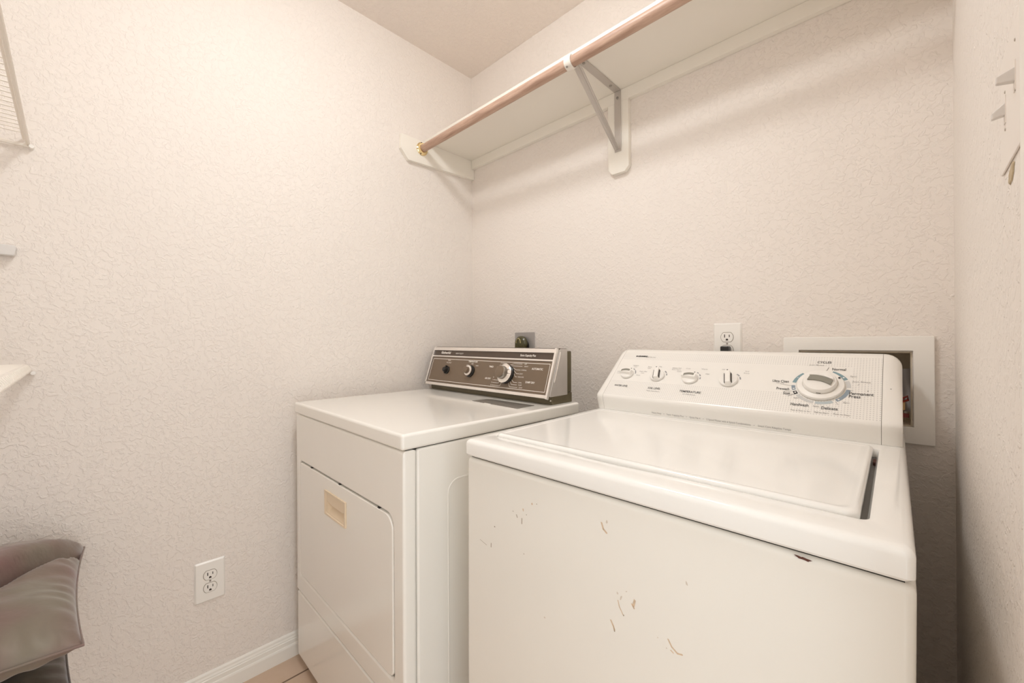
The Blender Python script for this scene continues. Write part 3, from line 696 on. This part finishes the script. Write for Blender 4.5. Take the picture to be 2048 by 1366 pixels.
def onto_panel(bm, lift=0.0006):
    # prints follow the gentle bow of the panel
    inv = WFM.inverted()
    prof = sorted([((inv @ Vector((0, y, z))).y, (inv @ Vector((0, y, z))).z) for y, z in KP[4:13]])
    for v in bm.verts:
        q = inv @ v.co
        for (a, ha), (b, hb) in zip(prof, prof[1:]):
            if a <= q.y <= b:
                h = ha+(hb-ha)*(q.y-a)/(b-a); break
        else: continue
        v.co = WFM @ Vector((q.x, q.y, q.z + h + lift))
bm = NB()
# (string, u, t, size, align, material, x scale, bold)
text_into(bm, [
    ('KENMORE', -0.6170, 0.1790, 0.0078, 'LEFT', 0, 0.85, 0.00045), ('500 Series', -0.5900, 0.1765, 0.0075, 'LEFT', 1),
    ('CYCLES', -0.1400, 0.1770, 0.0104, 'CENTER', 0, 0.027, 0.0001), ('Just Rinse', -0.1540, 0.1665, 0.0062, 'CENTER', 1, 1.2),
    ('Normal', -0.1240, 0.1540, 0.0116, 'LEFT', 0, 0.025, 0.0001), ('Spin', -0.0900, 0.1330, 0.0062, 'LEFT', 1, 1.2), ('Just Rinse', -0.0850, 0.1170, 0.0065, 'LEFT', 1, 1.2),
    ('Ultra Clean', -0.2200, 0.1050, 0.0116, 'CENTER', 0, 0.034, 0.0001), ('(for soil)', -0.2200, 0.0990, 0.0045, 'CENTER', 1),
    ('Prewash', -0.2125, 0.0805, 0.0116, 'CENTER', 0, 0.026, 0.0001), ('Soak', -0.2030, 0.0670, 0.0116, 'CENTER', 0, 0.0145, 0.0001), ('Spin', -0.1830, 0.0545, 0.0058, 'CENTER', 1),
    ('Handwash', -0.1745, 0.0345, 0.0122, 'CENTER', 0, 0.0335, 0.0001), ('Spin', -0.1440, 0.0340, 0.0058, 'CENTER', 1, 1.2),
    ('Delicate', -0.1200, 0.0310, 0.0122, 'CENTER', 0, 0.0285, 0.0001), ('Spin', -0.0920, 0.0520, 0.0058, 'CENTER', 1, 1.2),
    ('Permanent', -0.0690, 0.0805, 0.0120, 'CENTER', 0, 0.0405, 0.0001), ('Press', -0.0795, 0.0715, 0.0120, 'CENTER', 0, 0.0195, 0.0001),
    ('Push & Turn to Set', -0.1710, 0.0165, 0.0062, 'CENTER', 1, 0.0360), ('Pull to Start', -0.1330, 0.0165, 0.0062, 'CENTER', 1, 0.0250), ('Push to Stop', -0.0985, 0.0165, 0.0062, 'CENTER', 1, 0.0270),
    ('WATER LEVEL', -0.6240, 0.0470, 0.0104, 'CENTER', 0, 0.0440, 0.0001), ('SOIL LEVEL', -0.5205, 0.0470, 0.0104, 'CENTER', 0, 0.0370, 0.0001), ('Wash Time Preset', -0.5205, 0.0360, 0.0052, 'CENTER', 1),
    ('TEMPERATURE', -0.4200, 0.0450, 0.0104, 'CENTER', 0, 0.0560, 0.0001), ('All Cold Rinses', -0.4200, 0.0350, 0.0055, 'CENTER', 1),
    ('Medium', -0.6080, 0.1360, 0.0058, 'CENTER', 1), ('Load', -0.6080, 0.1300, 0.0052, 'CENTER', 1), ('Small', -0.6540, 0.1060, 0.0058, 'CENTER', 1), ('Load', -0.6540, 0.0995, 0.0052, 'CENTER', 1),
    ('Super Plus', -0.5760, 0.1120, 0.0058, 'CENTER', 1), ('Load', -0.5760, 0.1050, 0.0052, 'CENTER', 1), ('Reset', -0.5860, 0.0950, 0.0055, 'CENTER', 1),
    ('Extra', -0.5620, 0.1330, 0.0056, 'CENTER', 1), ('Light', -0.5620, 0.1270, 0.0056, 'CENTER', 1), ('Reg', -0.5300, 0.1360, 0.0056, 'CENTER', 1), ('Heavy Soil', -0.4800, 0.1330, 0.0060, 'CENTER', 1), ('Extra Heavy', -0.4800, 0.1265, 0.0052, 'CENTER', 1),
    ('Cool', -0.4700, 0.1200, 0.0062, 'CENTER', 1), ('Cold', -0.4480, 0.1330, 0.0062, 'CENTER', 1), ('Warm', -0.4040, 0.1340, 0.0062, 'CENTER', 1), ('Hot', -0.3920, 0.1160, 0.0062, 'CENTER', 1),
    ('Off', -0.3560, 0.1360, 0.0056, 'CENTER', 1), ('2nd', -0.2980, 0.1330, 0.0062, 'CENTER', 1), ('Rinse', -0.2980, 0.1260, 0.0062, 'CENTER', 1)], WFM, LIFT)
# pointer lines
for pts in ([(-0.2200, 0.0960), (-0.1960, 0.0925)], [(-0.2080, 0.0720), (-0.1930, 0.0755)], [(-0.2000, 0.0590), (-0.1850, 0.0680)], [(-0.1345, 0.1440), (-0.1300, 0.1600)], [(-0.0930, 0.0910), (-0.0820, 0.0885)], [(-0.1110, 0.0540), (-0.1060, 0.0440)], [(-0.0760, 0.1060), (-0.0730, 0.1100)]):
    line_flat(bm, WFM, pts, 0.0008, 0 if pts[0][0] in (-0.1345, -0.2000) else 1, LIFT)
disc_flat(bm, WFM, (-0.6210, 0.1790), 0.0030, 0, LIFT); disc_flat(bm, WFM, (-0.5960, 0.1795), 0.0018, 0, LIFT)
for u, t in ((-0.0580, 0.0905), (-0.0215, 0.1010)): disc_flat(bm, WFM, (u, t), 0.0010, 0, LIFT)
onto_panel(bm)
lower = face_frame(0.5310, 0.9050, 0.5222, 0.9330)
text_into(bm, [('Heavy Duty    \u2022    Super Capacity Plus    \u2022    Quiet Pak 4    \u2022    2 Speed Motor with 6 Speed Combinations    \u2022    Smart Care Adaptive Temps', -0.3520, -0.002, 0.0072, 'CENTER', 1, 0.80)], lower, 0.0010)
link_flat('lettering', bm, [ink, inkgrey], wc)
# cycle ring and arcs beside the small knobs
bm = NB(); C0 = (-0.1415, 0.0965)
for a0, a1, mi in ((22, 62, 0), (66, 90, 3), (97, 142, 1), (150, 186, 2), (190, 232, 3), (251, 268, 1), (278, 318, 0)):
    arc_seg(bm, WFM, C0, 0.0475, 0.0550, a0, a1, mi, LIFT-0.0002)
for a0 in (242,): arc_seg(bm, WFM, C0, 0.0475, 0.0550, a0-6, a0+5, 4, LIFT-0.0002)
for a0, mi in ((52, 5), (136, 5), (242, 5), (256, 5), (298, 2)): disc_flat(bm, WFM, (C0[0]+0.0512*math.sin(math.radians(a0)), C0[1]+0.0512*math.cos(math.radians(a0))), 0.0019, mi, LIFT)
KN = [(-0.6225, 0.1000, 0.0195), (-0.5265, 0.0985, 0.0205), (-0.4325, 0.0975, 0.0205), (-0.3350, 0.0990, 0.0220)]
for (u, t, r), segs in zip(KN, (((28, 44), (52, 88)), ((38, 60), (66, 84)), ((28, 42), (52, 70), (80, 96)), ((34, 55), (62, 82)))):
    for s0, s1 in segs: arc_seg(bm, WFM, (u, t), r+0.0035, r+0.0065, s0, s1, 6, LIFT-0.0002, 6)
onto_panel(bm, 0.0005)
link_flat('printed_dial_marks', bm, [teal, slate, paleb, palegrey, ink, plasticw, mat('dial_arc_grey', (0.30, 0.30, 0.31), 0.5)], wc)
# small knobs
def small_knob(u, t, r, kind):
    mm = WFM @ Matrix.Translation((u, t, 0.0035))
    bm = NB(); lathe(bm, [(r, 0), (r, 0.004), (r*0.97, 0.0055), (r*0.60, 0.0070), (0.001, 0.0075)], mm, 40)
    k = link('knob', bm, plasticw, wc, smooth=True, angle=40)
    rot = mm @ Matrix.Rotation(math.radians({'v': 12, 'h': 84}[kind]), 4, 'Z')
    def gb(bm, x0, x1, y0, y1, z0, z1, tp=0.7):
        vs = [bm.verts.new(rot @ Vector(p)) for p in ((x0,y0,z0),(x1,y0,z0),(x1,y1,z0),(x0,y1,z0),(x0*tp,y0*0.96,z1),(x1*tp,y0*0.96,z1),(x1*tp,y1*0.96,z1),(x0*tp,y1*0.96,z1))]
        for f in ((0,3,2,1),(4,5,6,7),(0,1,5,4),(1,2,6,5),(2,3,7,6),(3,0,4,7)): bm.faces.new([vs[i] for i in f])
    bm = NB(); gb(bm, -0.0080, 0.0080, -r*0.93, r*1.02, 0.003, 0.0165, 0.75); link('grip', bm, plasticw, k, bevel=0.0012)
    bm = NB()
    if kind == 'v':
        for s in (-1, 1): gb(bm, s*0.0085-0.0007, s*0.0085+0.0007, -r*0.72, r*0.72, 0.0062, 0.0125, 0.93)
        link('slot', bm, slotm, k)
    else:
        rot = mm
        A = [(-0.0135+0.027*i/10, 0.0010+0.0025*math.sin(math.pi*i/10)+0.0022*i/10) for i in range(11)]
        B = [(x, y+0.0075) for x, y in A][::-1]
        vs = [bm.verts.new(mm @ Vector((x, y-0.006, 0.0172))) for i, (x, y) in enumerate(A+B)]
        vb = [bm.verts.new(mm @ Vector((x, y-0.006, 0.0150))) for x, y in A+B]
        bm.faces.new(vs); n = len(vs)
        for i in range(n): bm.faces.new((vs[i], vs[(i+1) % n], vb[(i+1) % n], vb[i]))
        link('slot', bm, windowg, k)
    bm = NB(); 
    disc_flat(bm, mm, ((-0.004, r*0.98) if kind == 'v' else (0.009, r*0.93)), 0.0017, 0, 0.0175 if kind == 'v' else 0.0058)
    link_flat('pointer_dot', bm, ink, k)
    return k
for (u, t, r), kd in zip(KN, 'hvhv'): small_knob(u, t-0.003, r, kd)
# cycle dial
mm = WFM @ Matrix.Translation((C0[0], C0[1], 0.0035))
bm = NB(); lathe(bm, [(0.0445, 0), (0.0450, 0.004), (0.0435, 0.0065), (0.0335, 0.0085), (0.0330, 0.0060), (0.0300, 0.0060)], mm, 56); dial = link('cycle_dial', bm, plasticw, wc, smooth=True, angle=40)
bm = NB(); lathe(bm, [(0.0315, 0.0060), (0.0320, 0.0150), (0.0300, 0.0190), (0.0200, 0.0205), (0.001, 0.0208)], mm, 56); dk = link('dial_knob', bm, plasticw, dial, smooth=True, angle=40)
bm = NB()
rot = mm @ Matrix.Translation((0, -0.0075, 0)) @ Matrix.Rotation(math.radians(-16), 4, 'Z')
A = [(-0.0225+0.045*i/14, -0.001+0.0045*math.sin(math.pi*i/14)) for i in range(15)]
B = [(x*0.98, y+0.0135) for x, y in A][::-1]
vs = [rot @ Vector((x, y-0.001, 0.0245)) for x, y in A+B]; vb = [rot @ Vector((x, y-0.001, 0.019)) for x, y in A+B]
vs = [bm.verts.new(p) for p in vs]; vb = [bm.verts.new(p) for p in vb]; n = len(vs)
bm.faces.new(vs)
for i in range(n): bm.faces.new((vs[i], vs[(i+1) % n], vb[(i+1) % n], vb[i]))
link('dial_window', bm, windowg, dial)
bm = NB()
A = [(-0.0240+0.048*i/14, 0.0120+0.0045*math.sin(math.pi*i/14)) for i in range(15)]
B = [(0.0190*math.cos(math.radians(20+i*140/14))*1.2, 0.0120+0.0170*math.sin(math.radians(20+i*140/14))) for i in range(15)]
vs = [bm.verts.new(rot @ Vector((x, y, 0.0262))) for x, y in A+B]; vb = [bm.verts.new(rot @ Vector((x, y, 0.018))) for x, y in A+B]; n = len(vs)
bm.faces.new(vs)
for i in range(n): bm.faces.new((vs[i], vs[(i+1) % n], vb[(i+1) % n], vb[i]))
link('dial_grip', bm, plasticw, dial, bevel=0.0012)
bm = NB(); disc_flat(bm, mm, (0.0340, 0.0205), 0.0024, 0, 0.0086); line_flat(bm, mm, [(-0.004, -0.0318), (0.004, -0.0318)], 0.0025, 0, 0.0105); link_flat('pointer_dot', bm, ink, dial)
for (x, y) in ((-0.65, 0.06), (-0.04, 0.06), (-0.65, 0.61), (-0.04, 0.61)):
    bm = NB(); ext = -x*math.tan(WT); lathe(bm, [(0.022, 0.001-ext), (0.022, 0.010-ext), (0.009, 0.012), (0.009, 0.034)], Matrix.Translation((x, y, 0)), 18); link('leveling_foot', bm, blackp, was, smooth=True)

# ================================================================== WIRE SHELVES on the front wall (left edge of the picture)
def wire_shelf(z, rz, label, x1=1.10):
    o = empty('wire_shelf', (0.006, -1.464, z), (0, 0, rz)); tag(o, label, 'shelf', 'white wire shelves on the front wall')
    bm = NB(); tube(bm, [(0, 0, 0), (x1, 0, 0)], 0.0040, 10); link('front_rail', bm, wirem, o, smooth=True)
    bm = NB(); tube(bm, [(0, 0.006, -0.0125), (x1, 0.006, -0.0125)], 0.0040, 10); link('lip_rail', bm, wirem, o, smooth=True)
    bm = NB(); tube(bm, [(0, -0.150, -0.004), (x1, -0.150, -0.004)], 0.0030, 8); link('middle_rail', bm, wirem, o, smooth=True)
    bm = NB(); tube(bm, [(0, -0.285, -0.004), (x1, -0.285, -0.004)], 0.0035, 8); link('back_rail', bm, wirem, o, smooth=True)
    bm = NB(); n = int(x1/0.0254)
    for i in range(1, n):
        x = 0.004+i*0.0254
        tube(bm, [(x, -0.288, 0.0015), (x, -0.004, 0.0035), (x, 0.0035, 0.001), (x, 0.0080, -0.006), (x, 0.0085, -0.0135)], 0.0016, 6)
    w_ = link('deck_wires', bm, wirem, o, smooth=True)
    bm = NB(); box(bm, 0.0, 0.006, -0.290, 0.006, -0.022, -0.014); link('end_bracket', bm, wirem, o, bevel=0.002)
    bm = NB(); tube(bm, [(-0.0055, 0.012, -0.019), (0.010, 0.012, -0.019)], 0.0045, 10); link('wall_clip', bm, plasticw, o, smooth=True)
    return o
wire_shelf(1.625, math.radians(0.95), 'white wire shelf at the upper left edge of the photo, seen from below')
wire_shelf(1.058, math.radians(1.2), 'white wire shelf at the left edge at mid height, just below eye level')
wire_shelf(0.452, math.radians(1.0), 'white wire shelf under the satin pillows, hidden behind them')
# white bar-like wall bracket between the shelves
bk = empty('wall_bracket', (0.0, -1.55, 1.339)); tag(bk, 'short white plastic bar on the left wall between the upper and middle wire shelves', 'bracket')
bm = NB(); prism(bm, [(-0.20, -0.014), (0.070, -0.012), (0.074, 0.010), (0.070, 0.014), (-0.20, 0.016)], 0.0003, 0.024, 'x'); link('bar', bm, mat('grey_white_plastic', (0.70, 0.68, 0.66), 0.4), bk, bevel=0.003)
bm = NB(); box(bm, 0.0003, 0.012, 0.010, 0.028, -0.030, -0.014); link('bracket_tab', bm, plasticw, bk, bevel=0.002)

# ================================================================== PILLOWS
def pillow(name, loc, rz, sx, sy, sz, m, seed, fold, label, tilt=(0, 0)):
    o = empty(name, loc, (tilt[0], tilt[1], rz)); tag(o, label, 'pillow')
    bm = NB(); N = 72; top = {}; bot = {}
    for i in range(N+1):
        for j in range(N+1):
            u = -1+2*i/N; v = -1+2*j/N
            pin = 1-0.055*(1-v*v)*abs(u)**3; pin2 = 1-0.055*(1-u*u)*abs(v)**3
            x = sx/2*u*pin; y = sy/2*v*pin2; xb, yb = x, y
            prof = (max(0, 1-u**4)*max(0, 1-v**4))**0.55
            q = Vector((x*7+seed, y*7, seed*2.1))
            wr = noise.noise(q)*0.011 + noise.noise(q*2.7)*0.005
            # puckers running in from the seams
            e = max(abs(u), abs(v)); s_ = v if abs(u) > abs(v) else u
            puck = 0.0048*math.sin(s_*34+seed+3*noise.noise(q))*math.exp(-((1-e)/0.17)**2)*(1-e**14)
            zt = sz*0.56*prof + (wr*0.9+puck)*prof**0.5
            if fold:
                dd = u - (-0.80 + (0.92-v)*1.35) + 0.05*math.sin(v*5)
                pf = prof**0.4
                zt += 0.030*pf/(1+math.exp(max(-50, min(50, dd*42)))) - 0.052*pf*math.exp(-((dd-0.085)/0.065)**2) - 0.004*pf
                x += 0.034*pf*math.exp(-((dd+0.03)/0.09)**2); y -= 0.020*pf*math.exp(-((dd+0.03)/0.09)**2)
            top[i, j] = bm.verts.new((x, y, zt))
            if i in (0, N) or j in (0, N): bot[i, j] = top[i, j]
            else: bot[i, j] = bm.verts.new((xb, yb, -sz*0.44*prof + (wr*0.8-puck)*prof**0.5))
    for i in range(N):
        for j in range(N):
            bm.faces.new((top[i, j], top[i+1, j], top[i+1, j+1], top[i, j+1]))
            bm.faces.new((bot[i, j], bot[i, j+1], bot[i+1, j+1], bot[i+1, j]))
    body = link('pillow_body', bm, m, o, smooth=True, angle=180)
    bm = NB(); loop = []
    for i in range(N+1): loop.append((i, 0))
    for j in range(1, N+1): loop.append((N, j))
    for i in range(N-1, -1, -1): loop.append((i, N))
    for j in range(N-1, 0, -1): loop.append((0, j))
    pts = []
    for i, j in loop:
        u = -1+2*i/N; v = -1+2*j/N
        pin = 1-0.055*(1-v*v)*abs(u)**3; pin2 = 1-0.055*(1-u*u)*abs(v)**3
        pts.append((sx/2*u*pin, sy/2*v*pin2, 0))
    tube(bm, pts+[pts[0]], 0.0022, 8); link('seam_piping', bm, m, o, smooth=True)
    return o
pillow('satin_pillow', (0.300, -1.572, 0.585), 0.0, 0.50, 0.415, 0.105, satin1, 3.1, True, 'mauve grey satin pillow, upper of the two at the lower left edge')
pillow('satin_pillow', (0.270, -1.588, 0.4920), math.radians(0), 0.48, 0.415, 0.062, satin2, 8.4, False, 'plum and olive satin pillow darkened as if in shade, lower of the two at the lower left edge')

# ================================================================== LIGHT SWITCH on the right wall
sw = empty('light_switch', (W, -0.7540, 1.3370), (0, 0, 0)); tag(sw, 'cream double toggle light switch on the right wall beside the door casing', 'light switch')
pcol = mat('switch_plate', (0.825, 0.77, 0.718), 0.6)
bm = NB(); box(bm, -0.0020, -0.0002, -0.0640, 0.0570, -0.0600, 0.0560); link('cover_plate', bm, pcol, sw, bevel=0.0015)
swm = mat('toggle_grey_white', (0.70, 0.67, 0.64), 0.4)
def toggle(y, zc, L, drop):
    bm = NB()
    a1 = [bm.verts.new(p) for p in ((-0.0018, y-0.0032, zc-0.0070), (-0.0018, y+0.0032, zc-0.0070), (-0.0018, y+0.0032, zc+0.0060), (-0.0018, y-0.0032, zc+0.0060))]
    b1 = [bm.verts.new(p) for p in ((-L, y-0.0028, zc+drop-0.0030), (-L, y+0.0028, zc+drop-0.0030), (-L, y+0.0028, zc+drop+0.0030), (-L, y-0.0028, zc+drop+0.0030))]
    bm.faces.new(a1); bm.faces.new(b1[::-1])
    for i in range(4): bm.faces.new((a1[i], b1[i], b1[(i+1) % 4], a1[(i+1) % 4]))
    k = link('toggle', bm, swm, sw, bevel=0.001)
    bm = NB(); box(bm, -0.0026, -0.0020, y-0.0040, y+0.0040, zc-0.0150, zc+0.0120); link('toggle_slot', bm, pcol, k)
    return k
toggle(-0.0265, 0.0080, 0.0135, -0.0020); toggle(0.0270, -0.0010, 0.0112, -0.0060)
for y, z in ((-0.0285, 0.0380), (-0.0285, -0.0025-0.0035), (0.0270, 0.0150), (0.0265, -0.0220)):
    bm = NB(); lathe(bm, [(0.0016, 0), (0.0012, 0.0007)], frame((-0.0020, y, z), (0, 1, 0), (-1, 0, 0)), 10); link('screw', bm, mat('screw_tan', (0.45, 0.40, 0.34), 0.5), sw)
bm = NB(); n = 16
outl = [(0.016*math.cos(2*math.pi*i/n)*(0.75+0.4*random.random()), 0.0075*math.sin(2*math.pi*i/n)*(0.75+0.4*random.random())) for i in range(n)]
vs = [bm.verts.new((0, p[0], p[1])) for p in outl]; vb = [bm.verts.new((-0.0009, p[0]*0.85, p[1]*0.85)) for p in outl]
bm.faces.new(vs); bm.faces.new(vb)
for i in range(n): bm.faces.new((vs[i], vs[(i+1) % n], vb[(i+1) % n], vb[i]))
st = link('paint_chip', bm, stainm); st.location = (W-0.0002, -0.745, 1.2665); st.rotation_euler = (math.radians(-20), 0, 0)
tag(st, 'small tan peeled paint patch below the light switch', 'paint chip')
